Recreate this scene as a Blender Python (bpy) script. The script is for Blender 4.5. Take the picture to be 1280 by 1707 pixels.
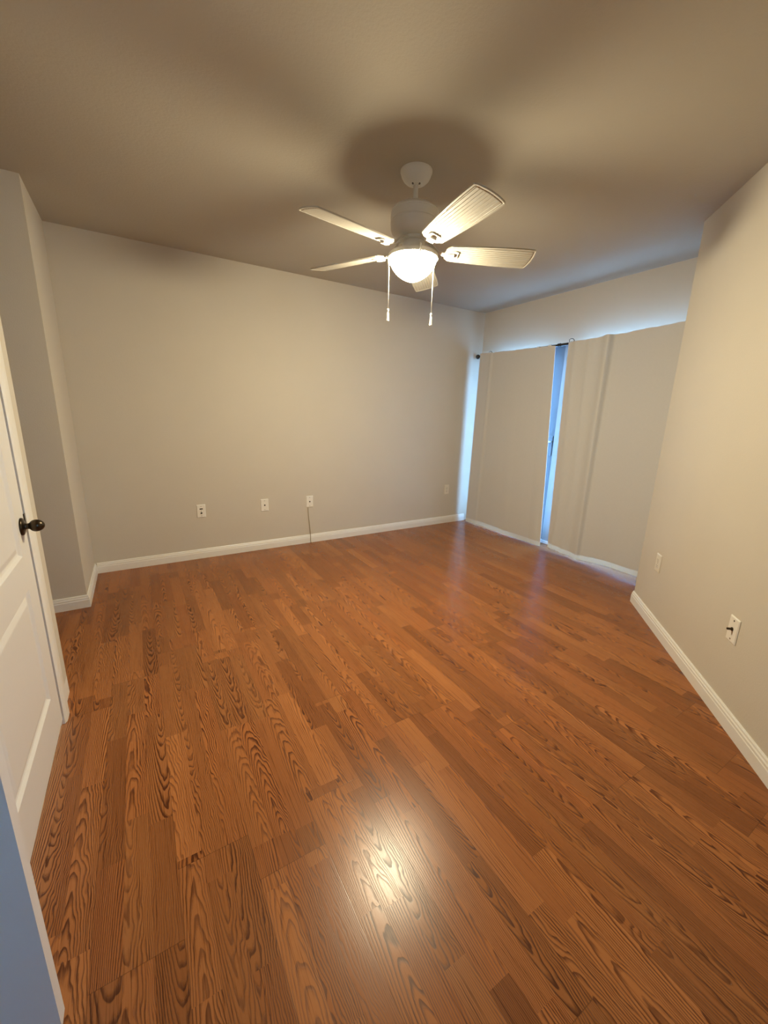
import bpy, bmesh, math, random
from mathutils import Vector, Matrix

for o in list(bpy.data.objects):
    bpy.data.objects.remove(o, do_unlink=True)
S = bpy.context.scene
COL = S.collection
PI = math.pi

# ------------------------------------------------------------------ camera
F_PX, YAW, PITCH, ROLL, CAM_H = 667.68, 0.5510, 0.2399, 0.0283, 1.2868
cam_data = bpy.data.cameras.new('camera')
cam = bpy.data.objects.new('camera', cam_data)
COL.objects.link(cam)
cam_data.sensor_fit = 'HORIZONTAL'
cam_data.sensor_width = 36.0
cam_data.lens = 36.0 * F_PX / 1280.0
cam_data.clip_start = 0.02
fwd = Vector((math.sin(YAW) * math.cos(PITCH), math.cos(YAW) * math.cos(PITCH), -math.sin(PITCH)))
rgt = Vector((math.cos(YAW), -math.sin(YAW), 0))
upv = rgt.cross(fwd)
r2 = rgt * math.cos(ROLL) + upv * math.sin(ROLL)
u2 = -rgt * math.sin(ROLL) + upv * math.cos(ROLL)
m = Matrix((r2, u2, -fwd)).transposed().to_4x4()
m.translation = (0, 0, CAM_H)
cam.matrix_world = m
S.camera = cam

# ------------------------------------------------------------------ world, exposure
LAMP_STRENGTH = 314.0
LAMP_COLOUR = (1.0, 0.88, 0.60)
SKY_STRENGTH = 23.0
SKY_COLOUR = (0.29, 0.58, 1.0)
S.view_settings.view_transform = 'Standard'
S.view_settings.look = 'None'
S.view_settings.gamma = 1.0
S.view_settings.use_curve_mapping = False
S.view_settings.exposure = 0.0
W = bpy.data.worlds.new('dusk_sky')
S.world = W
W.use_nodes = True
bg = W.node_tree.nodes['Background']
bg.inputs[0].default_value = SKY_COLOUR + (1,)
bg.inputs[1].default_value = SKY_STRENGTH
cy = S.cycles
cy.use_denoising = True
cy.max_bounces = 10
cy.diffuse_bounces = 6
cy.glossy_bounces = 4
cy.transmission_bounces = 6
cy.transparent_max_bounces = 12
cy.sample_clamp_indirect = 6.0
cy.use_adaptive_sampling = False
cy.caustics_reflective = False
cy.caustics_refractive = False

# ------------------------------------------------------------------ node helpers
def new_mat(name):
    mt = bpy.data.materials.new(name)
    mt.use_nodes = True
    nt = mt.node_tree
    return mt, nt, nt.nodes['Principled BSDF']

class NX:
    """tiny expression layer over Math nodes"""
    def __init__(self, nt, sock):
        self.nt, self.s = nt, sock
    def _op(self, op, *args):
        n = self.nt.nodes.new('ShaderNodeMath')
        n.operation = op
        for i, a in enumerate(args):
            if isinstance(a, NX):
                self.nt.links.new(a.s, n.inputs[i])
            else:
                n.inputs[i].default_value = a
        return NX(self.nt, n.outputs[0])
    def __add__(self, b): return self._op('ADD', self, b)
    def __radd__(self, b): return self._op('ADD', self, b)
    def __sub__(self, b): return self._op('SUBTRACT', self, b)
    def __rsub__(self, b): return self._op('SUBTRACT', b, self)
    def __mul__(self, b): return self._op('MULTIPLY', self, b)
    def __rmul__(self, b): return self._op('MULTIPLY', self, b)
    def __truediv__(self, b): return self._op('DIVIDE', self, b)
    def floor(self): return self._op('FLOOR', self)
    def fract(self): return self._op('FRACT', self)
    def sqrt(self): return self._op('SQRT', self)
    def abs(self): return self._op('ABSOLUTE', self)
    def sin(self): return self._op('SINE', self)
    def gt(self, b): return self._op('GREATER_THAN', self, b)
    def lt(self, b): return self._op('LESS_THAN', self, b)
    def mn(self, b): return self._op('MINIMUM', self, b)
    def mx(self, b): return self._op('MAXIMUM', self, b)
    def smooth(self, a, b):
        n = self.nt.nodes.new('ShaderNodeMapRange')
        n.interpolation_type = 'SMOOTHSTEP'
        self.nt.links.new(self.s, n.inputs[0])
        n.inputs[1].default_value = a
        n.inputs[2].default_value = b
        n.inputs[3].default_value = 0
        n.inputs[4].default_value = 1
        return NX(self.nt, n.outputs[0])

def comb(nt, x, y, z):
    n = nt.nodes.new('ShaderNodeCombineXYZ')
    for i, a in enumerate((x, y, z)):
        if isinstance(a, NX): nt.links.new(a.s, n.inputs[i])
        else: n.inputs[i].default_value = a
    return n.outputs[0]

def white(nt, vec):
    n = nt.nodes.new('ShaderNodeTexWhiteNoise')
    n.noise_dimensions = '3D'
    nt.links.new(vec, n.inputs['Vector'])
    sep = nt.nodes.new('ShaderNodeSeparateColor')
    nt.links.new(n.outputs['Color'], sep.inputs[0])
    return [NX(nt, sep.outputs[i]) for i in range(3)] + [NX(nt, n.outputs['Value'])]

def noise(nt, vec, scale=1.0, detail=2.0, rough=0.5):
    n = nt.nodes.new('ShaderNodeTexNoise')
    nt.links.new(vec, n.inputs['Vector'])
    n.inputs['Scale'].default_value = scale
    n.inputs['Detail'].default_value = detail
    n.inputs['Roughness'].default_value = rough
    return NX(nt, n.outputs['Fac'])

def mix(nt, fac, a, b, mode='MIX'):
    n = nt.nodes.new('ShaderNodeMix')
    n.data_type = 'RGBA'
    n.blend_type = mode
    for idx, v in ((0, fac), (6, a), (7, b)):
        if isinstance(v, NX): nt.links.new(v.s, n.inputs[idx])
        elif hasattr(v, 'is_linked'): nt.links.new(v, n.inputs[idx])
        elif isinstance(v, (tuple, list)): n.inputs[idx].default_value = tuple(v) + (1,)
        else: n.inputs[idx].default_value = v
    return n.outputs[2]

def obj_coords(nt):
    t = nt.nodes.new('ShaderNodeTexCoord')
    return t.outputs['Object']

def bump(nt, bsdf, height, strength, dist=0.002):
    b = nt.nodes.new('ShaderNodeBump')
    b.inputs['Strength'].default_value = strength
    b.inputs['Distance'].default_value = dist
    nt.links.new(height.s, b.inputs['Height'])
    nt.links.new(b.outputs[0], bsdf.inputs['Normal'])

# ------------------------------------------------------------------ materials
def paint(name, col, rough, tex_scale=0, tex_strength=0.0, var=0.0, metal=0.0, spec=0.5):
    mt, nt, b = new_mat(name)
    b.inputs['Roughness'].default_value = rough
    b.inputs['Metallic'].default_value = metal
    b.inputs['Specular IOR Level'].default_value = spec
    oc = obj_coords(nt)
    if var > 0:
        nz = noise(nt, oc, 3.0, 3.0)
        lo = tuple(c * (1 - var) for c in col); hi = tuple(min(1, c * (1 + var)) for c in col)
        nt.links.new(mix(nt, nz, lo, hi), b.inputs['Base Color'])
    else:
        b.inputs['Base Color'].default_value = tuple(col) + (1,)
    if tex_scale:
        bump(nt, b, noise(nt, oc, tex_scale, 3.0), tex_strength)
    return mt

M = {}
M['wall'] = paint('beige_wall_paint', (0.58, 0.53, 0.445), 0.75, 160, 0.25, 0.03, spec=0.3)
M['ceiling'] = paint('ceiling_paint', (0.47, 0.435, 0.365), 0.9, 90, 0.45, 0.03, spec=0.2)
M['trim'] = paint('white_trim_paint', (0.78, 0.76, 0.71), 0.42, 60, 0.05, 0.02)
M['door'] = paint('white_door_paint', (0.74, 0.72, 0.69), 0.45, 220, 0.10, 0.02)
M['fan_white'] = paint('white_fan_enamel', (0.74, 0.72, 0.67), 0.35, 40, 0.02, 0.02)
M['blade'] = paint('whitewashed_blade', (0.46, 0.43, 0.37), 0.55, 80, 0.08, 0.05)
M['bronze'] = paint('dark_bronze', (0.060, 0.045, 0.030), 0.28, 90, 0.03, 0.10, metal=0.9)
M['black'] = paint('black_rod_enamel', (0.012, 0.011, 0.012), 0.4, 60, 0.03, 0.1)
M['hole'] = paint('dark_socket', (0.02, 0.017, 0.014), 0.7, 60, 0.03, 0.1)
M['plate'] = paint('white_plastic', (0.80, 0.77, 0.70), 0.35, 60, 0.02, 0.02)
M['plate_ivory'] = paint('ivory_plastic', (0.70, 0.65, 0.55), 0.35, 60, 0.02, 0.02)
M['steel'] = paint('connector_metal', (0.25, 0.21, 0.15), 0.35, 60, 0.03, 0.08, metal=0.9)
M['vinyl'] = paint('white_vinyl_frame', (0.72, 0.73, 0.75), 0.4, 60, 0.03, 0.02)
M['vinyl_shaded'] = paint('shaded_vinyl_door', (0.10, 0.105, 0.12), 0.45, 60, 0.03, 0.02)  # white vinyl with shade painted in, for the left stile and lock plate
M['vinyl_daylit'] = paint('daylit_vinyl_door', (0.25, 0.25, 0.26), 0.45, 60, 0.03, 0.02)  # same vinyl toned down less, so the right stile reads as daylit
M['cord'] = paint('tan_cord', (0.38, 0.31, 0.19), 0.6, 60, 0.03, 0.05)
M['chain'] = paint('white_chain', (0.85, 0.82, 0.75), 0.4, 200, 0.05, 0.02)
M['concrete'] = paint('patio_concrete', (0.75, 0.75, 0.75), 0.9, 30, 0.3, 0.12)
M['lining'] = paint('white_blackout_lining', (0.80, 0.80, 0.80), 0.9, 200, 0.1, 0.02)

def fabric(name, col, trans):
    mt, nt, b = new_mat(name)
    oc = obj_coords(nt)
    sep = nt.nodes.new('ShaderNodeSeparateXYZ'); nt.links.new(oc, sep.inputs[0])
    y, z = NX(nt, sep.outputs[1]), NX(nt, sep.outputs[2])
    slub = noise(nt, comb(nt, 0.0, y * 40.0, z * 900.0), 1.0, 2.0)
    slub2 = noise(nt, comb(nt, 3.0, y * 900.0, z * 40.0), 1.0, 2.0)
    t = (slub + slub2) * 0.5
    c = mix(nt, t, tuple(v * 0.88 for v in col), tuple(min(1, v * 1.10) for v in col))
    nt.links.new(c, b.inputs['Base Color'])
    b.inputs['Roughness'].default_value = 0.95
    b.inputs['Specular IOR Level'].default_value = 0.1
    b.inputs['Sheen Weight'].default_value = 0.1
    bump(nt, b, t, 0.25, 0.001)
    if trans > 0:
        tr = nt.nodes.new('ShaderNodeBsdfTranslucent')
        nt.links.new(c, tr.inputs[0])
        ms = nt.nodes.new('ShaderNodeMixShader')
        ms.inputs[0].default_value = trans
        nt.links.new(b.outputs[0], ms.inputs[1]); nt.links.new(tr.outputs[0], ms.inputs[2])
        nt.links.new(ms.outputs[0], nt.nodes['Material Output'].inputs[0])
    return mt
M['curtain'] = fabric('oatmeal_curtain_fabric', (0.60, 0.595, 0.595), 0.0)
M['hem'] = fabric('unlined_hem_fabric', (0.82, 0.79, 0.71), 0.35)

def glass_mat():
    mt, nt, b = new_mat('window_glass')
    tr = nt.nodes.new('ShaderNodeBsdfTransparent')
    tr.inputs[0].default_value = (0.90, 0.94, 0.96, 1)
    gl = nt.nodes.new('ShaderNodeBsdfGlossy'); gl.inputs['Roughness'].default_value = 0.02
    lw = nt.nodes.new('ShaderNodeLayerWeight'); lw.inputs[0].default_value = 0.5
    f1 = NX(nt, lw.outputs['Facing'])
    refl = f1 * f1 * f1 * f1 * f1 * 0.9 + 0.04
    ms = nt.nodes.new('ShaderNodeMixShader')
    nt.links.new(refl.s, ms.inputs[0])
    nt.links.new(tr.outputs[0], ms.inputs[1]); nt.links.new(gl.outputs[0], ms.inputs[2])
    nt.links.new(ms.outputs[0], nt.nodes['Material Output'].inputs[0])
    return mt
M['glass'] = glass_mat()

def bowl_mat():
    mt, nt, b = new_mat('lit_frosted_glass_bowl')
    b.inputs['Base Color'].default_value = (0.85, 0.82, 0.75, 1)
    b.inputs['Roughness'].default_value = 0.4
    b.inputs['Emission Color'].default_value = LAMP_COLOUR + (1,)
    b.inputs['Emission Strength'].default_value = LAMP_STRENGTH
    return mt
M['bowl'] = bowl_mat()

def floor_mat():
    mt, nt, b = new_mat('oak_laminate_boards')
    sep = nt.nodes.new('ShaderNodeSeparateXYZ')
    nt.links.new(obj_coords(nt), sep.inputs[0])
    X, Y = NX(nt, sep.outputs[0]), NX(nt, sep.outputs[1])
    SW = 0.0655                      # strip width; three strips to a board
    BW, BL = SW * 3, 1.21            # board width, length
    x = X + 10.0 * BW + 0.024
    y = Y + 12.47
    bcol = (x / BW).floor()
    rb = white(nt, comb(nt, bcol, 3.7, 1.1))
    yb = y / BL + rb[0] * 7.0
    brow = yb.floor()
    byl = yb.fract() * BL            # metres along the board
    bxl = (x / BW).fract() * BW
    scol = (x / SW).floor()
    sxl = (x / SW).fract() * SW
    rs = white(nt, comb(nt, scol, brow, 5.3))
    PL = 0.53
    ys = (byl + rs[0] * PL) / PL
    srow = ys.floor()
    yl = ys.fract() * PL
    ID = comb(nt, scol * 1.37, brow * 2.11, srow * 3.73)
    r = white(nt, ID)
    r_b = white(nt, comb(nt, scol * 2.71 + 9.0, brow * 1.93, srow * 5.17))
    idz = r[3] * 90.0
    # wobble of the growth rings
    n1 = noise(nt, comb(nt, sxl * 26.0, yl * 8.0, idz), 1.0, 2.0, 0.55)
    n2 = noise(nt, comb(nt, sxl * 90.0, yl * 34.0, idz + 5.0), 1.0, 2.0, 0.6)
    pith = (r[0] - 0.5) * 0.115
    u = sxl - SW * 0.5 - pith + (n1 - 0.5) * 0.016 + (n2 - 0.5) * 0.0030
    sgn = r[1].gt(0.5) * 2.0 - 1.0
    slope = r_b[0] * 0.090 + 0.050
    z = (yl - 0.2) * sgn * slope + 0.052 + (n1 - 0.5) * 0.022
    rr = (u * u + z * z * 0.38).sqrt()
    freq = r_b[1] * 90.0 + 190.0
    ph = rr * freq + idz
    t = ph.fract()
    late = t.smooth(0.35, 0.86) * (1.0 - t.smooth(0.90, 1.0))
    # pores and fine fibre
    fib = noise(nt, comb(nt, sxl * 900.0, yl * 11.0, idz), 1.0, 3.0, 0.6)
    fib2 = noise(nt, comb(nt, sxl * 320.0, yl * 5.0, idz + 11.0), 1.0, 2.0, 0.6)
    soft = noise(nt, comb(nt, sxl * 22.0, yl * 3.0, idz + 30.0), 1.0, 1.0)
    streak = fib2.smooth(0.56, 0.72)
    dark_amt = (late * (0.45 + soft * 0.95) * (0.60 + r_b[2] * 0.50) + (fib - 0.5) * 0.55 + (fib2 - 0.5) * 0.35 + streak * (0.20 + soft * 0.45)).mx(0.0).mn(1.0)
    light = mix(nt, r[2], (0.410, 0.155, 0.049), (0.340, 0.117, 0.035))
    dark = mix(nt, r[2], (0.105, 0.027, 0.0055), (0.080, 0.019, 0.004))
    c = mix(nt, dark_amt, light, dark)
    tone = 0.76 + r[1] * 0.30
    tn = nt.nodes.new('ShaderNodeCombineColor')
    for i in range(3): nt.links.new(tone.s, tn.inputs[i])
    c = mix(nt, 1.0, c, tn.outputs[0], 'MULTIPLY')
    # seams between boards, faint edge between strips
    ex = bxl.mn(BW - bxl)
    ey = byl.mn(BL - byl)
    seam = (1.0 - ex.smooth(0.0003, 0.0013)).mx(1.0 - ey.smooth(0.0004, 0.0016))
    c = mix(nt, seam * 0.40, c, (0.07, 0.025, 0.009))
    nt.links.new(c, b.inputs['Base Color'])
    b.inputs['Specular IOR Level'].default_value = 0.30
    rg = (fib - 0.5) * 0.10 + late * 0.06 + 0.245
    nt.links.new(rg.s, b.inputs['Roughness'])
    bump(nt, b, 1.0 - (late * 0.5 + fib * 0.45 + seam * 2.0), 0.06, 0.0012)
    return mt
M['floor'] = floor_mat()

# ------------------------------------------------------------------ mesh helpers
def link(name, bm, mat, parent=None, smooth=False, autosmooth=None):
    me = bpy.data.meshes.new(name)
    bmesh.ops.recalc_face_normals(bm, faces=bm.faces)
    bm.to_mesh(me); bm.free()
    o = bpy.data.objects.new(name, me)
    COL.objects.link(o)
    if mat is not None: me.materials.append(M[mat])
    if smooth:
        for p in me.polygons: p.use_smooth = True
        if autosmooth is not None:
            me.set_sharp_from_angle(angle=math.radians(autosmooth))
    if parent is not None: o.parent = parent
    return o

def tag(o, label=None, cat=None, group=None, kind=None):
    if label: o['label'] = label
    if cat: o['category'] = cat
    if group: o['group'] = group
    if kind: o['kind'] = kind
    return o

def empty(name, loc, rz=0.0):
    o = bpy.data.objects.new(name, None)
    COL.objects.link(o)
    o.location = loc
    o.rotation_euler = (0, 0, rz)
    o.empty_display_size = 0.05
    return o

def box(bm, x0, x1, y0, y1, z0, z1, bev=0.0, seg=2):
    vs = [bm.verts.new((x, y, z)) for x in (x0, x1) for y in (y0, y1) for z in (z0, z1)]
    fs = [bm.faces.new([vs[i] for i in q]) for q in ((0, 1, 3, 2), (4, 6, 7, 5), (0, 4, 5, 1), (2, 3, 7, 6), (0, 2, 6, 4), (1, 5, 7, 3))]
    if bev > 0:
        es = set(e for f in fs for e in f.edges)
        bmesh.ops.bevel(bm, geom=list(es), offset=bev, segments=seg, affect='EDGES', profile=0.5)
    return bm

def lathe(bm, prof, seg=48, mat=None, cap0=False, cap1=False):
    """prof = [(r, z)...] revolved about z; mat maps to place"""
    mat = mat or Matrix.Identity(4)
    rings = []
    for r, z in prof:
        if r < 1e-6:
            rings.append([bm.verts.new(mat @ Vector((0, 0, z)))])
        else:
            rings.append([bm.verts.new(mat @ Vector((r * math.cos(2 * PI * i / seg), r * math.sin(2 * PI * i / seg), z))) for i in range(seg)])
    for a, c in zip(rings[:-1], rings[1:]):
        for i in range(seg):
            j = (i + 1) % seg
            if len(a) == 1 and len(c) == 1: continue
            if len(a) == 1: bm.faces.new((a[0], c[i], c[j]))
            elif len(c) == 1: bm.faces.new((a[i], a[j], c[0]))
            else: bm.faces.new((a[i], a[j], c[j], c[i]))
    if cap0 and len(rings[0]) > 1: bm.faces.new(rings[0])
    if cap1 and len(rings[-1]) > 1: bm.faces.new(rings[-1])
    return bm

def tube(bm, pts, r, seg=10, caps=True):
    pts = [Vector(p) for p in pts]
    rings = []
    prev = None
    for i, p in enumerate(pts):
        d = (pts[min(i + 1, len(pts) - 1)] - pts[max(i - 1, 0)]).normalized()
        ref = prev if prev is not None else (Vector((0, 0, 1)) if abs(d.z) < 0.9 else Vector((1, 0, 0)))
        a = d.cross(ref)
        if a.length < 1e-6: a = d.cross(Vector((0, 1, 0)))
        a.normalize(); c = a.cross(d).normalized()
        prev = c
        rad = r[i] if isinstance(r, (list, tuple)) else r
        rings.append([bm.verts.new(p + a * rad * math.cos(2 * PI * k / seg) + c * rad * math.sin(2 * PI * k / seg)) for k in range(seg)])
    for A, B in zip(rings[:-1], rings[1:]):
        for k in range(seg):
            bm.faces.new((A[k], A[(k + 1) % seg], B[(k + 1) % seg], B[k]))
    if caps:
        bm.faces.new(rings[0]); bm.faces.new(list(reversed(rings[-1])))
    return bm

def prism(bm, poly, z0, z1):
    a = [bm.verts.new((x, y, z0)) for x, y in poly]
    c = [bm.verts.new((x, y, z1)) for x, y in poly]
    n = len(poly)
    bm.faces.new(list(reversed(a))); bm.faces.new(c)
    for i in range(n):
        bm.faces.new((a[i], a[(i + 1) % n], c[(i + 1) % n], c[i]))
    return bm

def rot_to(axis):
    return Vector((0, 0, 1)).rotation_difference(Vector(axis)).to_matrix().to_4x4()

# ------------------------------------------------------------------ room dimensions
H = 2.44
YB = 3.697          # back wall
XW = 3.562          # window wall
XL = -0.385         # left wall plane
YR = 3.063          # back wall of the side passage
YE = 2.105          # end of the wall that holds the closet door
CX, CY = 2.989, 1.348   # outer corner of the angled wall
T = 0.12
DA = math.radians(136.324)
DD = Vector((math.cos(DA), -math.sin(DA), 0))      # along the angled wall, away from its corner
ND = Vector((DD.y, -DD.x, 0))                      # into the room?
if ND.dot(Vector((1.0, 2.0, 0)) - Vector((CX, CY, 0))) < 0: ND = -ND
YF = -0.35          # where the angled wall ends, near the photographer
tF = (CY - YF) / -DD.y
FX = CX + DD.x * tF
YC = 0.98           # near side of the closet block

SHELL = [(-1.75, -4.2), (FX + T, -4.2), (FX + T, YF - 0.05), (CX + 0.09, CY - 0.10), (XW + T, CY - 0.10), (XW + T, YB + T), (-1.75, YB + T)]

def struct(name, bm, mat, label, cat, smooth=False, autosmooth=None):
    o = link(name, bm, mat, None, smooth, autosmooth)
    return tag(o, label, cat, None, 'structure')

# floor, ceiling
struct('floor', prism(bmesh.new(), SHELL, -0.10, 0.0), 'floor',
       'reddish brown oak laminate floor with three strip boards and cathedral grain', 'floor')
struct('ceiling', prism(bmesh.new(), SHELL, H, H + 0.12), 'ceiling',
       'flat painted ceiling with soft fan blade shadows', 'ceiling')

# walls
struct('wall_back', box(bmesh.new(), XL - T, XW + T, YB, YB + T, 0, H), 'wall', 'wide beige back wall behind the ceiling fan', 'wall')
struct('wall_left', prism(bmesh.new(), [(XL - T, YR), (XL, YR), (XL, YB), (XL - T, YB)], 0, H), 'wall',
       'narrow beige side wall in the far left corner', 'wall')
struct('wall_passage', box(bmesh.new(), -1.75, XL - T, YR, YR + T, 0, H), 'wall', 'shadowed beige wall of the side passage beyond the closet door', 'wall')
struct('wall_passage_end', box(bmesh.new(), -1.75, -1.63, YE, YR, 0, H), 'wall', 'end wall of the side passage on the left', 'wall')

# door wall (left, nearer) with an opening for the closet door
D0, D1, DH = 1.115, 1.868, 2.045     # opening along y, height
bm = bmesh.new()
box(bm, XL - T, XL, YC, D0, 0, H)
box(bm, -1.75, XL - T, YC, YC + T, 0, H)
box(bm, XL - T, XL, D1, YE, 0, H)
box(bm, XL - T, XL, D0, D1, DH, H)
box(bm, -1.63, XL - T, YE - T, YE, 0, H)
struct('wall_left_front', bm, 'wall', 'beige left wall around the closet door, mostly hidden by white casing', 'wall')

# angled right wall and its return to the window wall
def dpt(t, n=0.0):
    p = Vector((CX, CY, 0)) + DD * t + ND * n
    return (p.x, p.y)
struct('wall_right', prism(bmesh.new(), [dpt(0), dpt(tF), (FX, YF - 0.40), (FX + T, YF - 0.40), (FX + T, YF - 0.05), (CX + 0.09, CY - 0.10), (XW, CY - 0.10), (XW, CY)], 0, H), 'wall',
       'angled beige wall on the right with two wall plates', 'wall')

# window wall with patio door opening
W0, W1, WH = 1.47, 3.560, 1.985
bm = bmesh.new()
box(bm, XW, XW + T, CY - 0.10, W0, 0, H)
box(bm, XW, XW + T, W1, YB, 0, H)
box(bm, XW, XW + T, W0, W1, WH, H)
struct('wall_window', bm, 'wall', 'beige wall above and around the curtained patio door', 'wall')

# near wall behind the photographer, with an unseen window added for light, and the entry doorway at the left
struct('wall_front', box(bmesh.new(), -1.75, FX + T, -4.2, -4.08, 0, H), 'wall', 'beige wall far behind the photographer', 'wall')
EXW = -1.060
E0, E1, EH = 0.062, 0.832, 2.045
bm = bmesh.new()
box(bm, EXW - T, EXW, -4.08, E0, 0, H)
box(bm, EXW - T, EXW, E1, YC, 0, H)
box(bm, EXW - T, EXW, E0, E1, EH, H)
struct('wall_entry', bm, 'wall', 'beige wall around the entry doorway at the near left', 'wall')
struct('wall_hall', box(bmesh.new(), -1.75, -1.63, -4.08, YC, 0, H), 'wall', 'hall wall beyond the entry doorway', 'wall')
HY0, HY1, HZ0, HZ1 = -2.30, -1.25, 0.95, 2.10
bm = bmesh.new()
box(bm, FX, FX + T, HY1, YF - 0.40, 0, H)
box(bm, FX, FX + T, -4.08, HY0, 0, H)
box(bm, FX, FX + T, HY0, HY1, 0, HZ0)
box(bm, FX, FX + T, HY0, HY1, HZ1, H)
struct('wall_hall_right', bm, 'wall', 'beige wall with an unseen window added for light behind the photographer', 'wall')
hw = tag(bpy.data.objects.new('window_added', None), 'unseen window, added to light the open door, in the wall behind the photographer', 'window', None, 'structure')
COL.objects.link(hw); hw.location = (FX + T / 2, (HY0 + HY1) / 2, HZ0)  # added opening, out of view; brings cool daylight onto the entry door
hwy, hwz = (HY1 - HY0) / 2, HZ1 - HZ0
bm = bmesh.new()
for (a, c, e, g) in ((-hwy, -hwy + 0.03, 0, hwz), (hwy - 0.03, hwy, 0, hwz), (-hwy + 0.03, hwy - 0.03, 0, 0.03), (-hwy + 0.03, hwy - 0.03, hwz - 0.03, hwz), (-hwy + 0.03, hwy - 0.03, hwz / 2 - 0.015, hwz / 2 + 0.015)):
    box(bm, -0.03, 0.03, a, c, e, g)
link('window_frame', bm, 'vinyl', hw)
link('pane', box(bmesh.new(), -0.003, 0.003, -hwy + 0.03, hwy - 0.03, 0.03, hwz - 0.03), 'glass', hw)

# patio outside
struct('patio_slab', prism(bmesh.new(), [(XW + T, -1.0), (XW + 6, -1.0), (XW + 6, 7.0), (XW + T, 7.0)], -0.12, -0.03), 'concrete',
       'concrete patio outside the sliding door', 'patio')


# ------------------------------------------------------------------ baseboards: swept moulded profile
BASE_PROF = [(0, 0), (0.0135, 0), (0.0135, 0.052), (0.0115, 0.056), (0.0115, 0.066), (0.0085, 0.071), (0.0075, 0.079), (0.0045, 0.084), (0, 0.084)]
def sweep(bm, path, prof, ins):
    """path: 2D points; ins: +1 when the room lies to the left of travel"""
    n = len(path)
    P = [Vector((p[0], p[1])) for p in path]
    secs = []
    for i in range(n):
        ds = []
        if i > 0: ds.append((P[i] - P[i - 1]).normalized())
        if i < n - 1: ds.append((P[i + 1] - P[i]).normalized())
        ns = [Vector((-d.y, d.x)) * ins for d in ds]
        if len(ns) == 2:
            b_ = (ns[0] + ns[1]).normalized()
            k = 1.0 / max(0.2, b_.dot(ns[0]))
            off = b_ * k
        else:
            off = ns[0]
        secs.append([bm.verts.new((P[i].x + off.x * a, P[i].y + off.y * a, z)) for a, z in prof])
    m_ = len(prof)
    for A, B in zip(secs[:-1], secs[1:]):
        for k in range(m_):
            bm.faces.new((A[k], A[(k + 1) % m_], B[(k + 1) % m_], B[k]))
    bm.faces.new(secs[0]); bm.faces.new(list(reversed(secs[-1])))
    return bm
g = 0.0004
struct('baseboard_back', sweep(bmesh.new(), [(XL + 0.014, YB - g), (XW - 0.10, YB - g)], BASE_PROF, -1), 'trim',
       'long white baseboard along the back wall', 'baseboard')
struct('baseboard_left', sweep(bmesh.new(), [(-1.62, YR - g), (XL + g, YR - g), (XL + g, YB - 0.001)], BASE_PROF, -1), 'trim',
       'white baseboard wrapping the outer corner at the far left', 'baseboard')
p0 = Vector((CX, CY)); dd2 = Vector((DD.x, DD.y)); nn2 = Vector((ND.x, ND.y))
pa = p0 + nn2 * g; pb = p0 + dd2 * (tF - 0.03) + nn2 * g
bm = sweep(bmesh.new(), [(XW - 0.12, CY + g), (pa.x, pa.y + 0.0002), (pb.x, pb.y)], BASE_PROF, -1)
struct('baseboard_right', bm, 'trim', 'white baseboard along the angled right wall', 'baseboard')
struct('baseboard_left_front', sweep(bmesh.new(), [(XL + g, 1.962), (XL + g, YE + g), (-1.60, YE + g)], BASE_PROF, 1), 'trim',
       'short end of white baseboard beside the closet door casing', 'baseboard')

# ------------------------------------------------------------------ closet door (left) and its trim
CAS = [(0, 0), (0.010, 0), (0.016, 0.012), (0.0175, 0.030), (0.0175, 0.066), (0.012, 0.080), (0.004, 0.086), (0, 0.086)]  # (out, across)
def casing_mesh(bm, x, y_in0, y_in1, zt, out=1):
    """three sided casing on a wall plane x, opening y_in0..y_in1, top zt; out = +1 sticks to +x"""
    sec = []
    for (py, pz, ay, az) in ((y_in0, 0.0, -1, 0), (y_in0, zt, -1, 1), (y_in1, zt, 1, 1), (y_in1, 0.0, 1, 0)):
        sec.append([bm.verts.new((x + out * o_, py + ay * w_, pz + az * w_)) for o_, w_ in CAS])
    k_ = len(CAS)
    for A, B in zip(sec[:-1], sec[1:]):
        for k in range(k_):
            bm.faces.new((A[k], A[(k + 1) % k_], B[(k + 1) % k_], B[k]))
    bm.faces.new(sec[0]); bm.faces.new(list(reversed(sec[-1])))
    return bm
struct('trim_1', casing_mesh(bmesh.new(), XL + g, D0 - 0.006, D1 + 0.006, DH + 0.004), 'trim',
       'white casing around the closet door', 'door casing', True, 25)
JT = 0.016
bm = bmesh.new()
box(bm, XL - T, XL - 0.001, D1 - 0.0005, D1 + 0.0045, 0, DH, 0.001, 1)
struct('trim_2', bm, 'trim', 'white jamb of the closet door on the latch side', 'door jamb')

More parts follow.
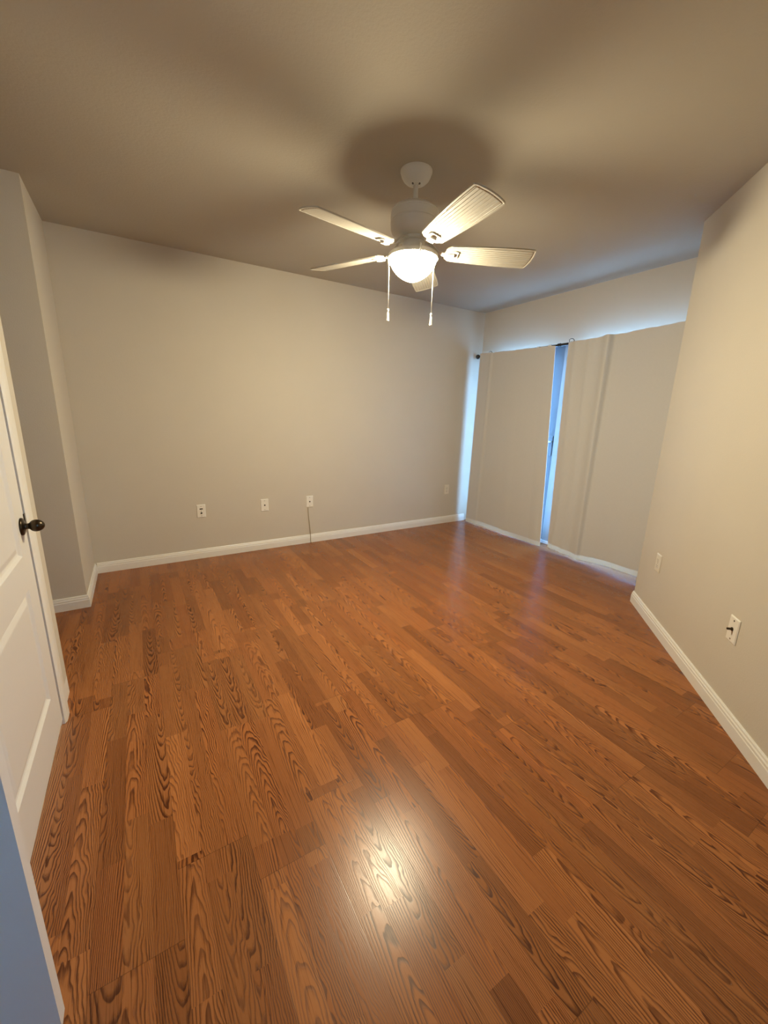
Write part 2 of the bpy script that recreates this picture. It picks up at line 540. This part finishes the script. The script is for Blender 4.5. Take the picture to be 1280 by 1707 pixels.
def door_leaf(bm, width, z0, z1, thick, panels):
    """leaf in local coords: u along width, v = thickness outward (front at 0, back at -thick), moulded panels on both sides"""
    us = [0.0, width]; 
    def face_side(vf, sgn):
        # outer frame minus panels built from a grid of quads
        ucuts = sorted(set([0.0, width] + [p[0] for p in panels] + [p[1] for p in panels]))
        zcuts = sorted(set([z0, z1] + [p[2] for p in panels] + [p[3] for p in panels]))
        vc = {}
        def V(u, z, v):
            key = (round(u, 5), round(z, 5), round(v, 5))
            if key not in vc: vc[key] = bm.verts.new((u, v, z))
            return vc[key]
        for i in range(len(ucuts) - 1):
            for j in range(len(zcuts) - 1):
                u0, u1, a, c = ucuts[i], ucuts[i + 1], zcuts[j], zcuts[j + 1]
                if any(p[0] <= u0 + 1e-6 and p[1] >= u1 - 1e-6 and p[2] <= a + 1e-6 and p[3] >= c - 1e-6 for p in panels): continue
                bm.faces.new((V(u0, a, vf), V(u1, a, vf), V(u1, c, vf), V(u0, c, vf)))
        for (u0, u1, a, c) in panels:
            steps = [(0.0, 0.0), (0.004, 0.003), (0.010, 0.008), (0.016, 0.0095), (0.020, 0.0095), (0.040, 0.0035), (0.044, 0.0030)]
            for (i0, d0), (i1, d1) in zip(steps[:-1], steps[1:]):
                A = [V(u0 + i0, a + i0, vf - sgn * d0), V(u1 - i0, a + i0, vf - sgn * d0), V(u1 - i0, c - i0, vf - sgn * d0), V(u0 + i0, c - i0, vf - sgn * d0)]
                B = [V(u0 + i1, a + i1, vf - sgn * d1), V(u1 - i1, a + i1, vf - sgn * d1), V(u1 - i1, c - i1, vf - sgn * d1), V(u0 + i1, c - i1, vf - sgn * d1)]
                for k in range(4):
                    bm.faces.new((A[k], A[(k + 1) % 4], B[(k + 1) % 4], B[k]))
            bm.faces.new(B)
    face_side(0.0, 1); face_side(-thick, -1)
    for (q) in (((0, z0), (width, z0)), ((width, z0), (width, z1)), ((width, z1), (0, z1)), ((0, z1), (0, z0))):
        (a, b_), (c, d_) = q
        vs = [bm.verts.new(t) for t in ((a, 0, b_), (c, 0, d_), (c, -thick, d_), (a, -thick, b_))]
        bm.faces.new(vs)
    bmesh.ops.remove_doubles(bm, verts=bm.verts, dist=1e-5)
    return bm

def knob_set(parent, origin, axis, mat='bronze'):
    """egg knob on a round rosette; axis points out of the door face (in parent's space)"""
    Mx = Matrix.Translation(origin) @ rot_to(axis)
    prof = [(0.0310, 0.0), (0.0310, 0.003), (0.0295, 0.006), (0.024, 0.0085), (0.016, 0.010), (0.0115, 0.012), (0.0100, 0.016), (0.0105, 0.021), (0.0125, 0.024)]
    base = link('door_knob', lathe(bmesh.new(), prof, 40, Mx, True, True), mat, parent, True, 40)
    egg = []
    for i in range(19):
        t = PI * i / 18
        k = 0.0215 * (1.0 + 0.08 * math.cos(t))
        egg.append((max(k * math.sin(t), 0.0) if 0 < i < 18 else 0.0, 0.0425 - 0.0225 * math.cos(t)))
    link('knob_grip', lathe(bmesh.new(), egg, 40, Mx), mat, base, True)
    return base

LW = 0.747
LX = XL + 0.0065     # room side face of the leaf
d1 = tag(empty('door_1', (LX, D1 - 0.0035, 0.0)), 'closed white two panel closet door with dark bronze knob on the left wall', 'door', None, 'structure')
# local u runs toward -y from the latch edge: use rotation so that +u = -y and +v = +x
d1.rotation_euler = (0, 0, -PI / 2)
PANELS = [(0.112, LW - 0.112, 0.205, 0.655), (0.112, LW - 0.112, 0.775, 1.905)]
# rotation -90 deg maps local x -> -y, local y -> +x
link('door_leaf', door_leaf(bmesh.new(), LW, 0.030, 2.035, 0.035, PANELS), 'door', d1)
kb = knob_set(d1, (0.056, 0.0, 0.868), (0, 1, 0))
bm = bmesh.new()
box(bm, -0.0165, 0.006, -0.001, 0.0035, 0.868 - 0.006, 0.868 + 0.034, 0.0015, 2)
link('latch_plate', bm, 'bronze', d1)
hp = None
for zz in (0.22, 1.03, 1.84):
    link('hinge', tube(bmesh.new(), [(LW + 0.002, 0.004, zz - 0.044), (LW + 0.002, 0.004, zz + 0.044)], 0.0055, 10), 'bronze', d1)

# ------------------------------------------------------------------ entry door, swung open against the left
EWD = 0.757
d2 = tag(empty('door_2', (-0.2585 - EWD, 0.810, 0.0)), 'open white entry door whose edge fills the lower left corner of the photo', 'door', None, 'structure')
bm = door_leaf(bmesh.new(), EWD, 0.014, 2.030, 0.035, [(0.112, EWD - 0.112, 0.205, 0.655), (0.112, EWD - 0.112, 0.775, 1.905)])
bmesh.ops.translate(bm, verts=bm.verts, vec=(0, 0.035, 0))
lf2 = link('door_leaf', bm, 'door', d2)
knob_set(d2, (EWD - 0.062, 0.035, 0.92), (0, 1, 0))
knob_set(d2, (EWD - 0.062, 0.0, 0.92), (0, -1, 0))
for zz in (0.22, 1.03, 1.84):
    link('hinge', tube(bmesh.new(), [(-0.006, 0.040, zz - 0.044), (-0.006, 0.040, zz + 0.044)], 0.0055, 10), 'bronze', d2)
bm = bmesh.new()
box(bm, EXW - T, EXW + 0.001, E0, E0 + 0.006, 0, EH)
box(bm, EXW - T, EXW + 0.001, E1 - 0.006, E1, 0, EH)
box(bm, EXW - T, EXW + 0.001, E0 + 0.006, E1 - 0.006, EH - 0.006, EH)
struct('trim_3', bm, 'trim', 'white jamb lining of the entry doorway', 'door jamb')

# ------------------------------------------------------------------ sliding patio door
w1 = tag(empty('window_1', (XW, W0, 0)), 'pair of glazed patio doors behind the beige curtains, a strip showing between them', 'patio door', None, 'structure')
WL = W1 - W0
bm = bmesh.new()
fw = 0.014
box(bm, 0.012, 0.10, 0.001, fw, 0.001, WH - 0.001, 0.003, 1)
box(bm, 0.012, 0.10, WL - fw, WL - 0.001, 0.001, WH - 0.001, 0.003, 1)
box(bm, 0.012, 0.10, fw, WL - fw, WH - fw, WH - 0.001, 0.003, 1)
box(bm, 0.004, 0.10, fw, WL - fw, 0.001, 0.035, 0.003, 1)
link('window_frame', bm, 'vinyl', w1)
def leaf(y0, y1, x0, x1, name, st0, st1, mat):
    b2 = bmesh.new()
    zt = WH - fw - 0.003
    box(b2, x0, x1, y0, y0 + st0, 0.036, zt, 0.003, 1)
    box(b2, x0, x1, y1 - st1, y1, 0.036, zt, 0.003, 1)
    box(b2, x0, x1, y0 + st0, y1 - st1, 0.036, 0.155, 0.003, 1)
    box(b2, x0, x1, y0 + st0, y1 - st1, zt - 0.032, zt, 0.003, 1)
    s_ = link(name, b2, mat, w1)
    link('pane', box(bmesh.new(), (x0 + x1) / 2 - 0.003, (x0 + x1) / 2 + 0.003, y0 + st0, y1 - st1, 0.155, zt - 0.032), 'glass', s_)
    return s_
MEET = 2.605 - W0
s1 = leaf(MEET + 0.002, WL - fw, 0.030, 0.072, 'door_leaf', 0.150, 0.095, 'vinyl_shaded')
leaf(fw, MEET - 0.002, 0.012, 0.054, 'door_leaf', 0.090, 0.115, 'vinyl_daylit')
bm = bmesh.new()
box(bm, 0.022, 0.031, MEET + 0.018, MEET + 0.062, 0.92, 1.12, 0.003, 2)
hpl = link('lock_plate', bm, 'vinyl_shaded', s1)
link('thumb_turn', tube(bmesh.new(), [(0.024, MEET + 0.040, 1.06), (-0.002, MEET + 0.040, 1.06)], 0.009, 14), 'plate', hpl, True, 40)
# ------------------------------------------------------------------ curtains
RX, RZ = 3.462, 1.958
def curtain(name, label, yt0, yt1, yb0, yb1, ztop0, ztop1, zb, depth, hem_h, xoff):
    """grid between left edge y*1 (far, larger y) and right edge y*0; depth(s, t) pushes cloth toward the room"""
    root = empty(name, (RX, (yt0 + yt1) / 2, 0.0))
    tag(root, label, 'curtain')
    NS, NT = 150, 70
    hem_t = hem_h / 1.95
    def pt(s, t, extra=0.0):
        ytop = yt1 + (yt0 - yt1) * s; ybot = yb1 + (yb0 - yb1) * s
        zt = ztop0 + (ztop1 - ztop0) * s + topw(s); zl = zb(s)
        y = ytop + (ybot - ytop) * t
        z = zt + (zl - zt) * t
        x = RX - 0.020 - xoff(s, t) - max(0.0, depth(s, t)) + extra
        return Vector((x - RX, y - (yt0 + yt1) / 2, z))
    def topw(s): return 0.002 * math.sin(s * 23.0) + 0.0012 * math.sin(s * 61.0)
    def grid(t0, t1, nt_, off, thick):
        b2 = bmesh.new()
        F = [[b2.verts.new(pt(i / NS, t0 + (t1 - t0) * j / nt_, off)) for i in range(NS + 1)] for j in range(nt_ + 1)]
        B = [[b2.verts.new(pt(i / NS, t0 + (t1 - t0) * j / nt_, off + thick)) for i in range(NS + 1)] for j in range(nt_ + 1)]
        for j in range(nt_):
            for i in range(NS):
                b2.faces.new((F[j][i], F[j][i + 1], F[j + 1][i + 1], F[j + 1][i]))
                b2.faces.new((B[j][i], B[j + 1][i], B[j + 1][i + 1], B[j][i + 1]))
        for i in range(NS):
            b2.faces.new((F[0][i], B[0][i], B[0][i + 1], F[0][i + 1]))
            b2.faces.new((F[nt_][i], F[nt_][i + 1], B[nt_][i + 1], B[nt_][i]))
        for j in range(nt_):
            b2.faces.new((F[j][0], F[j + 1][0], B[j + 1][0], B[j][0]))
            b2.faces.new((F[j][NS], B[j][NS], B[j + 1][NS], F[j + 1][NS]))
        return b2
    th = 1.0 - hem_t
    link('panel', grid(0.0, th, NT, 0.0, 0.0018), 'curtain', root, True, 60)
    link('lining', grid(0.004, th - 0.002, NT, 0.0030, 0.0012), 'lining', root, True, 60)
    tag(link('hem', grid(th - 0.0005, 1.0, 6, -0.0004, 0.0012), 'hem', root, True, 60), 'pale bottom hem')
    # hidden back tabs that hold the panel on the rod
    nt_ = 7
    for k in range(nt_):
        s = (k + 0.5) / nt_
        p = pt(s, 0.0)
        b2 = bmesh.new()
        pts = []
        for q in range(15):
            a = PI * 1.1 - q / 14 * PI * 1.2
            pts.append((-0.010 * 0 + 0.0140 * math.cos(a), 0, RZ + 0.0140 * math.sin(a)))
        pr = None
        for (x_, _, z_) in pts:
            a = b2.verts.new((x_, p.y - 0.018, z_)); c = b2.verts.new((x_, p.y + 0.018, z_))
            if pr: b2.faces.new((pr[0], pr[1], c, a))
            pr = (a, c)
        link('hanging_tab', b2, 'lining', root)
    return root

def gs(x, c, w): return math.exp(-((x - c) / w) ** 2)
def sg(x): return 1 / (1 + math.exp(-x))
def dl(s, t):
    # left panel: thin ridge near the far edge, shallow waves
    fc = 0.176 - 0.026 * t
    d = 0.012 * gs(s, fc, 0.016) * (1 - 0.70 * t) + 0.008 * sg((fc - s) / 0.01)
    d += 0.0040 * math.sin(s * 14.0 + 0.8) * (0.4 + 0.6 * t) + 0.003 * math.sin(s * 33.0 + 2.0) * t
    d += 0.006 * gs(s, 0.93, 0.07) * t * t - 0.005 * gs(s, 0.72, 0.08)
    return d
def dr(s, t):
    # right panel: soft pleats beside the gap, one strong step fold, then a long flat run
    fc = 0.371 - 0.045 * t
    k = 1 - 0.45 * t
    d = 0.052 * math.exp(-((fc - s) / 0.060) ** 2) * k if s < fc else 0.052 * k * math.exp(-((s - fc) / 0.016) ** 2)
    d += 0.015 * gs(s, 0.20, 0.026) * (1 - t) + 0.014 * gs(s, 0.075, 0.030) * (1 - 0.8 * t)
    d += 0.022 * sg((s - 0.60) / 0.08) * (1 - 0.4 * t)
    d += 0.014 * gs(s, 0.16 + 0.10 * (1 - t), 0.030) * t ** 3 + 0.010 * gs(s, 0.05 + 0.14 * (1 - t), 0.022) * t ** 2
    d += 0.005 * math.sin(s * 17.0 + 1.2 * t) * t + 0.004 * math.sin(s * 9.0 + 0.5)
    return d
curtain('curtain', 'beige curtain panel at left, beside the back wall corner', 2.614, 3.592, 2.500, 3.603, 1.982, 1.955,
        lambda s: 0.010 + 0.004 * math.sin(s * 7), dl, 0.045, lambda s, t: 0.012 * t)
curtain('curtain', 'beige curtain panel at right, with one deep vertical fold, meeting the angled wall', 1.405, 2.478, 1.395, 2.412, 1.963, 1.990,
        lambda s: 0.036 - 0.028 * gs(s, 0.30, 0.22) + 0.016 * s, dr, 0.045, lambda s, t: 0.012 * t + 0.030 * t * s)

rod = empty('curtain_rod', (RX, 2.54, RZ))
tag(rod, 'black curtain rod above the patio door, showing at its ball end and between curtains', 'curtain rod')
link('rod_tube', tube(bmesh.new(), [(0, -1.12, 0.0), (0, 0.055, 0.0)], 0.0105, 16), 'black', rod, True, 60)
link('rod_tube', tube(bmesh.new(), [(0, 0.045, 0.0), (0, 1.085, 0.0)], 0.0085, 16), 'black', rod, True, 60)
link('joint_collar', tube(bmesh.new(), [(0, 0.030, 0.0), (0, 0.034, 0), (0, 0.062, 0), (0, 0.066, 0)], [0.0105, 0.0145, 0.0145, 0.0105], 16), 'black', rod, True, 40)
fin = [(0.0, -0.0250)] + [(0.0250 * math.sin(PI * i / 14), -0.0250 * math.cos(PI * i / 14)) for i in range(1, 12)] + [(0.0115, 0.0240), (0.0115, 0.040)]
link('finial', lathe(bmesh.new(), fin, 28, Matrix.Translation((0, 1.118, 0.0)) @ rot_to((0, -1, 0)), False, True), 'black', rod, True, 50)
for yb_ in (0.925, -0.020 - 0.055, -1.0):
    b2 = bmesh.new()
    tube(b2, [(0.098, yb_, -0.030), (0.04, yb_, -0.024), (0.010, yb_, -0.009)], 0.004, 8)
    pts = [(0.0 + 0.013 * math.cos(a), yb_ + 0.012 * math.sin(a) , 0.022 + 0.012 * math.sin(a)) for a in [2 * PI * q / 16 for q in range(17)]]
    tube(b2, [(0.0125 * math.cos(a), yb_, 0.0125 * math.sin(a) + 0.001) for a in [PI * 0.0 + PI * 2 * q / 16 for q in range(17)]], 0.0025, 8, False)
    tube(b2, [(0.0, yb_ - 0.022, 0.009), (0, yb_ - 0.026, 0.022), (0, yb_ - 0.014, 0.036), (0, yb_ + 0.008, 0.040), (0, yb_ + 0.024, 0.034), (0, yb_ + 0.020, 0.010)], 0.0028, 8)
    box(b2, 0.094, 0.0995, yb_ - 0.012, yb_ + 0.012, -0.075, -0.005, 0.002, 1)
    link('rod_bracket', b2, 'black', rod, True, 40)

# ------------------------------------------------------------------ wall plates
def plate_local(name, label, cat, mat, pos, normal, holes, group=None, size=(0.0715, 0.1155)):
    """local: x along the wall, -y out of the wall, z up"""
    n = Vector(normal)
    rz = math.atan2(n.y, n.x) + PI / 2
    root = empty(name, pos, rz)
    tag(root, label, cat, group)
    w, h = size[0] / 2, size[1] / 2
    b2 = bmesh.new()
    A = [b2.verts.new(v) for v in ((-w, -0.0005, -h), (w, -0.0005, -h), (w, -0.0005, h), (-w, -0.0005, h))]
    B = [b2.verts.new(v) for v in ((-w, -0.0025, -h), (w, -0.0025, -h), (w, -0.0025, h), (-w, -0.0025, h))]
    e = 0.0045
    Cc = [b2.verts.new(v) for v in ((-w + e, -0.0062, -h + e), (w - e, -0.0062, -h + e), (w - e, -0.0062, h - e), (-w + e, -0.0062, h - e))]
    b2.faces.new(A); b2.faces.new(list(reversed(Cc)))
    for U, V_ in ((A, B), (B, Cc)):
        for k in range(4): b2.faces.new((U[k], U[(k + 1) % 4], V_[(k + 1) % 4], V_[k]))
    link('cover_plate', b2, mat, root)
    def screw(z):
        link('screw', lathe(bmesh.new(), [(0.0030, 0.0), (0.0030, 0.0008), (0.0018, 0.0016), (0, 0.0018)], 14, Matrix.Translation((0, -0.0060, z)) @ rot_to((0, -1, 0))), 'steel', root, True)
    if holes == 'duplex':
        screw(0)
        for zc in (0.0195, -0.0195):
            b2 = bmesh.new()
            pts = []
            for q in range(24):
                a = 2 * PI * q / 24
                pts.append((0.0172 * math.cos(a), max(-0.0125, min(0.0125, 0.0172 * math.sin(a)))))
            f0 = [b2.verts.new((x_, -0.0060, zc + z_)) for x_, z_ in pts]
            f1 = [b2.verts.new((x_ * 0.96, -0.0080, zc + z_ * 0.96)) for x_, z_ in pts]
            for q in range(24): b2.faces.new((f0[q], f0[(q + 1) % 24], f1[(q + 1) % 24], f1[q]))
            b2.faces.new(f1)
            rc = link('receptacle', b2, mat, root)
            b2 = bmesh.new()
            box(b2, -0.0075, -0.0053, -0.0083, -0.0075, zc - 0.0005, zc + 0.0080)
            box(b2, 0.0053, 0.0075, -0.0083, -0.0075, zc - 0.0005, zc + 0.0070)
            lathe(b2, [(0.0026, 0.0), (0.0026, 0.0006), (0, 0.0006)], 12, Matrix.Translation((0, -0.0077, zc - 0.0070)) @ rot_to((0, -1, 0)))
            link('slots', b2, 'hole', rc)
    elif holes == 'combo':
        screw(0.042); screw(-0.042)
        b2 = bmesh.new(); box(b2, -0.0125, 0.0125, -0.0070, -0.0058, 0.0145, 0.0245, 0.0005, 1)
        jk = link('phone_jack', b2, 'hole', root)
        link('centre_screw', lathe(bmesh.new(), [(0.0035, 0.0), (0.0035, 0.0012), (0, 0.0016)], 14, Matrix.Translation((0, -0.0060, 0.001)) @ rot_to((0, -1, 0))), 'steel', root, True)
        link('coax_connector', lathe(bmesh.new(), [(0.0075, 0.0), (0.0075, 0.002), (0.0048, 0.0022), (0.0048, 0.008), (0.0025, 0.008), (0.0025, 0.004), (0, 0.004)], 18, Matrix.Translation((0, -0.0060, -0.017)) @ rot_to((0, -1, 0))), 'hole', root)
    elif holes == 'coax':
        screw(0.042); screw(-0.042)
        link('coax_connector', lathe(bmesh.new(), [(0.0068, 0.0), (0.0068, 0.002), (0.0048, 0.0022), (0.0048, 0.008), (0.0025, 0.008), (0.0025, 0.004), (0, 0.004)], 18, Matrix.Translation((0, -0.0060, 0.0)) @ rot_to((0, -1, 0))), 'hole', root)
    elif holes == 'coax_long':
        for zz in (0.042, -0.042):
            link('screw', lathe(bmesh.new(), [(0.0038, 0.0), (0.0038, 0.001), (0, 0.0016)], 14, Matrix.Translation((0, -0.0060, zz)) @ rot_to((0, -1, 0))), 'steel' if zz < 0 else 'hole', root, True)
        link('coax_connector', lathe(bmesh.new(), [(0.0080, 0.0), (0.0080, 0.0035), (0.0052, 0.004), (0.0052, 0.020), (0.0030, 0.020), (0.0030, 0.014), (0, 0.014)], 20, Matrix.Translation((0, -0.0060, 0.003)) @ rot_to((0, -1, 0))), 'bronze', root, True, 30)
    return root
yb = YB - 0.0002
plate_local('wall_plate', 'white wall plate with two dark jacks, leftmost of the row on the back wall', 'wall plate', 'plate', (0.412, yb, 0.426), (0, -1, 0), 'combo', 'wall plates along the back wall')
plate_local('wall_plate', 'white back wall plate with one centre jack and nothing plugged in', 'wall plate', 'plate', (0.958, yb, 0.428), (0, -1, 0), 'coax', 'wall plates along the back wall')
plate_local('wall_plate', 'white back wall plate with a thin cord hanging below it', 'wall plate', 'plate', (1.401, yb, 0.423), (0, -1, 0), 'coax', 'wall plates along the back wall')
plate_local('power_outlet', 'beige outlet low on the back wall beside the left curtain', 'outlet', 'plate_ivory', (3.152, yb, 0.416), (0, -1, 0), 'duplex')
q1 = Vector((CX, CY, 0)) + DD * 0.303 + ND * 0.0002
plate_local('power_outlet', 'beige outlet on the angled right wall near its outer corner', 'outlet', 'plate_ivory', (q1.x, q1.y, 0.410), ND, 'duplex')
q2 = Vector((CX, CY, 0)) + DD * 1.161 + ND * 0.0002
plate_local('wall_plate', 'white wall plate with protruding dark connector on the angled right wall', 'wall plate', 'plate', (q2.x, q2.y, 0.411), ND, 'coax_long')

cd = [(1.383, YB - 0.003, 0.372), (1.383, YB - 0.005, 0.352), (1.3835, YB - 0.007, 0.31), (1.388, YB - 0.008, 0.25), (1.394, YB - 0.012, 0.18), (1.398, YB - 0.017, 0.12), (1.399, YB - 0.0185, 0.07), (1.398, YB - 0.0195, 0.03), (1.399, YB - 0.0215, 0.008), (1.402, YB - 0.026, 0.0036), (1.408, YB - 0.038, 0.0034)]
cdo = link('cable', tube(bmesh.new(), cd, 0.0032, 10), 'cord', None, True)
tag(cdo, 'thin tan cord hanging from a back wall plate down over the baseboard', 'cable')

# ------------------------------------------------------------------ ceiling fan
FC = Vector((1.295, 1.895, 0.0))
base_a = math.atan2(-0.85, -0.52)      # side of the fan that faces the doorway
fan = empty('ceiling_fan', (FC.x, FC.y, H))
tag(fan, 'white five blade ceiling fan with a lit glass bowl and two pull chains', 'ceiling fan')
def fz(z): return z - H
def fl(name, prof, mat, seg=64, smooth=35, parent=fan, c0=True, c1=True):
    return link(name, lathe(bmesh.new(), [(r, fz(z)) for r, z in prof], seg, None, c0, c1), mat, parent, True, smooth)
cn = fl('canopy', [(0.078, H), (0.078, 2.434), (0.0755, 2.428), (0.071, 2.416), (0.063, 2.403), (0.052, 2.393), (0.038, 2.386), (0.026, 2.383), (0.024, 2.380)], 'fan_white')
for a in (base_a - 0.75, base_a + 0.75):
    link('canopy_slot', lathe(bmesh.new(), [(0.0048, 0), (0.0048, 0.0012), (0, 0.0012)], 12, Matrix.Translation((0.0235 * math.cos(a), 0.0235 * math.sin(a), fz(2.3815))) @ rot_to((0.8 * math.cos(a), 0.8 * math.sin(a), -1))), 'hole', cn)
fl('downrod', [(0.0125, 2.386), (0.0125, 2.300), (0.019, 2.299), (0.021, 2.294), (0.021, 2.286)], 'fan_white', 32)
mh = fl('motor_housing', [(0.0217, 2.287), (0.0325, 2.291), (0.0673, 2.289), (0.0976, 2.283), (0.1128, 2.274), (0.1177, 2.264), (0.1161, 2.2615), (0.1161, 2.2585), (0.1188, 2.256), (0.1193, 2.225), (0.1172, 2.2225), (0.1172, 2.2195), (0.1188, 2.217), (0.1172, 2.190), (0.1107, 2.172), (0.0976, 2.160), (0.0781, 2.153), (0.0651, 2.151)], 'fan_white')
fl('flywheel', [(0.060, 2.1515), (0.066, 2.150), (0.066, 2.136), (0.058, 2.134)], 'fan_white')
sh = fl('switch_housing', [(0.050, 2.1345), (0.0565, 2.132), (0.0575, 2.112), (0.0560, 2.102), (0.054, 2.100)], 'fan_white')
fl('light_fitter', [(0.054, 2.1005), (0.0585, 2.098), (0.062, 2.092), (0.080, 2.086), (0.100, 2.082), (0.118, 2.080), (0.1240, 2.0775), (0.1262, 2.0700), (0.1266, 2.0580), (0.1250, 2.0576), (0.1235, 2.0710)], 'fan_white')
# glass bowl: lit
RB, ZB, DBW = 0.1215, 2.0710, 0.118
bp = []
for i in range(13):
    t = (PI / 2) * i / 12
    bp.append((RB * math.cos(t) ** 1.25 if i < 12 else 0.0, ZB - DBW * math.sin(t)))
bowl = fl('light_bowl', bp, 'bowl', 40, None, fan, False, False)
tag(bowl, 'glowing frosted glass bowl')
for da in (0.22, 0.22 + 2 * PI / 3, 0.22 - 2 * PI / 3):
    a = base_a + da
    b2 = bmesh.new()
    dv = Vector((math.cos(a), math.sin(a), 0))
    pts = [(dv * 0.1235) + Vector((0, 0, fz(2.086))), dv * 0.1300 + Vector((0, 0, fz(2.082))), dv * 0.1312 + Vector((0, 0, fz(2.066))), dv * 0.1265 + Vector((0, 0, fz(2.050))), dv * 0.1220 + Vector((0, 0, fz(2.040)))]
    tube(b2, pts, [0.006, 0.006, 0.0045, 0.004, 0.003], 8)
    link('bowl_clip', b2, 'fan_white', fan, True, 50)

# blades
R_TIP, ZBL, PH, PT = 0.618, 2.0905, 3.323, -0.234
def blade_mesh():
    """local: x outward, y tangential, z up; beadboard underside, rounded tip"""
    b2 = bmesh.new()
    x0, x1 = 0.165, R_TIP
    NX_, NY = 90, 120
    def halfw(x):
        s = (x - x0) / (x1 - x0)
        w = 0.0540 + 0.0215 * math.sin(min(1.0, s * 1.02) * PI / 2) + 0.003 * math.sin(s * PI)
        return w
    def ends(v):
        # outer end bows outward, inner end gently rounded
        tip = x1 + 0.012 * (1 - v * v) - 0.010 * max(0, abs(v) - 0.88) / 0.12 * 0.6
        root = x0 + 0.006 * v * v + 0.020 * (max(0, abs(v) - 0.55) / 0.45) ** 2
        return root, tip
    def zb_(x, y, w, dt, dr_):
        # grooves on the under face inside a plain border
        z = 0.0
        eb = min(w - abs(y), dt)
        if eb > 0.0115 and dr_ > 0.022:
            k = (y / 0.0150) % 1.0
            gr = min(k, 1 - k) * 0.0150
            if gr < 0.0018: z += 0.0030 * (1 - gr / 0.0018)
        if 0.0065 < eb < 0.0110: z += 0.0024
        return z
    bot, top = [], []
    for i in range(NX_ + 1):
        rb_, rt_ = [], []
        for j in range(NY + 1):
            v = -1 + 2 * j / NY
            r0, t0 = ends(v)
            u = i / NX_
            x = r0 + (t0 - r0) * u
            y = v * halfw(x)
            rb_.append(b2.verts.new((x, y, zb_(x, y, halfw(x), t0 - x, x - r0))))
            rt_.append(b2.verts.new((x, y, 0.0065)))
        bot.append(rb_); top.append(rt_)
    for i in range(NX_):
        for j in range(NY):
            b2.faces.new((bot[i][j], bot[i][j + 1], bot[i + 1][j + 1], bot[i + 1][j]))
            b2.faces.new((top[i][j], top[i + 1][j], top[i + 1][j + 1], top[i][j + 1]))
    for i in range(NX_):
        b2.faces.new((bot[i][0], bot[i + 1][0], top[i + 1][0], top[i][0]))
        b2.faces.new((bot[i][NY], top[i][NY], top[i + 1][NY], bot[i + 1][NY]))
    for j in range(NY):
        b2.faces.new((bot[0][j], top[0][j], top[0][j + 1], bot[0][j + 1]))
        b2.faces.new((bot[NX_][j], bot[NX_][j + 1], top[NX_][j + 1], top[NX_][j]))
    return b2
def arm_mesh():
    b2 = bmesh.new()
    # flat arm from the flywheel, dropping to the blade, flaring to a pad with a raised tab
    sec = [(0.058, 0.013, 0.050), (0.085, 0.012, 0.046), (0.110, 0.010, 0.024), (0.130, 0.010, 0.004), (0.160, 0.013, -0.0045), (0.185, 0.026, -0.0050), (0.215, 0.030, -0.0050), (0.232, 0.024, -0.0050)]
    A = []
    for x, w, z in sec:
        A.append([b2.verts.new(v) for v in ((x, -w, z), (x, w, z), (x, w, z + 0.0048), (x, -w, z + 0.0048))])
    for P_, Q in zip(A[:-1], A[1:]):
        for k in range(4): b2.faces.new((P_[k], P_[(k + 1) % 4], Q[(k + 1) % 4], Q[k]))
    b2.faces.new(A[0]); b2.faces.new(list(reversed(A[-1])))
    box(b2, 0.172, 0.212, -0.016, 0.016, -0.0150, -0.0045, 0.004, 2)
    return b2
blade_src = arm_src = None
for k in range(5):
    a = PH - 2 * PI * k / 5
    Mx = Matrix.Translation((0, 0, fz(ZBL))) @ Matrix.Rotation(a, 4, 'Z') @ Matrix.Rotation(PT, 4, 'X')
    if k == 0:
        bl = link('blade', blade_mesh(), 'blade', fan); blade_src = bl
        ar = link('blade_arm', arm_mesh(), 'fan_white', bl, False); arm_src = ar
    else:
        bl = blade_src.copy(); COL.objects.link(bl); bl.parent = fan
        ar = arm_src.copy(); COL.objects.link(ar); ar.parent = bl
    bl.matrix_local = Mx

# pull chains
RV = Vector((0.855, -0.5176, 0)).normalized()
for (side, z_end, back, lab) in ((-0.121, 1.764, 0.0, None), (0.107, 1.748, 0.0, None)):
    p = RV * side
    b2 = bmesh.new()
    ptop = p.normalized() * 0.118
    pts = [(p.normalized() * 0.052) + Vector((0, 0, fz(2.108))), ptop * 0.97 + Vector((0, 0, fz(2.0925))), p * 1.03 + Vector((0, 0, fz(2.075))), p * 1.03 + Vector((0, 0, fz(2.05))), p + Vector((0, 0, fz(2.00))), p + Vector((0, 0, fz(z_end + 0.055)))]
    tube(b2, pts, 0.0019, 8)
    ch = link('pull_chain', b2, 'chain', fan, True)
    prof = [(0.0, z_end + 0.060), (0.0045, z_end + 0.058), (0.0058, z_end + 0.053), (0.0045, z_end + 0.048), (0.0035, z_end + 0.044), (0.0052, z_end + 0.040), (0.0058, z_end + 0.020), (0.0080, z_end + 0.004), (0.0080, z_end), (0.0, z_end)]
    b2 = lathe(bmesh.new(), [(r, fz(z)) for r, z in prof], 18, Matrix.Translation(p))
    link('pull_knob', b2, 'chain', ch, True, 50)
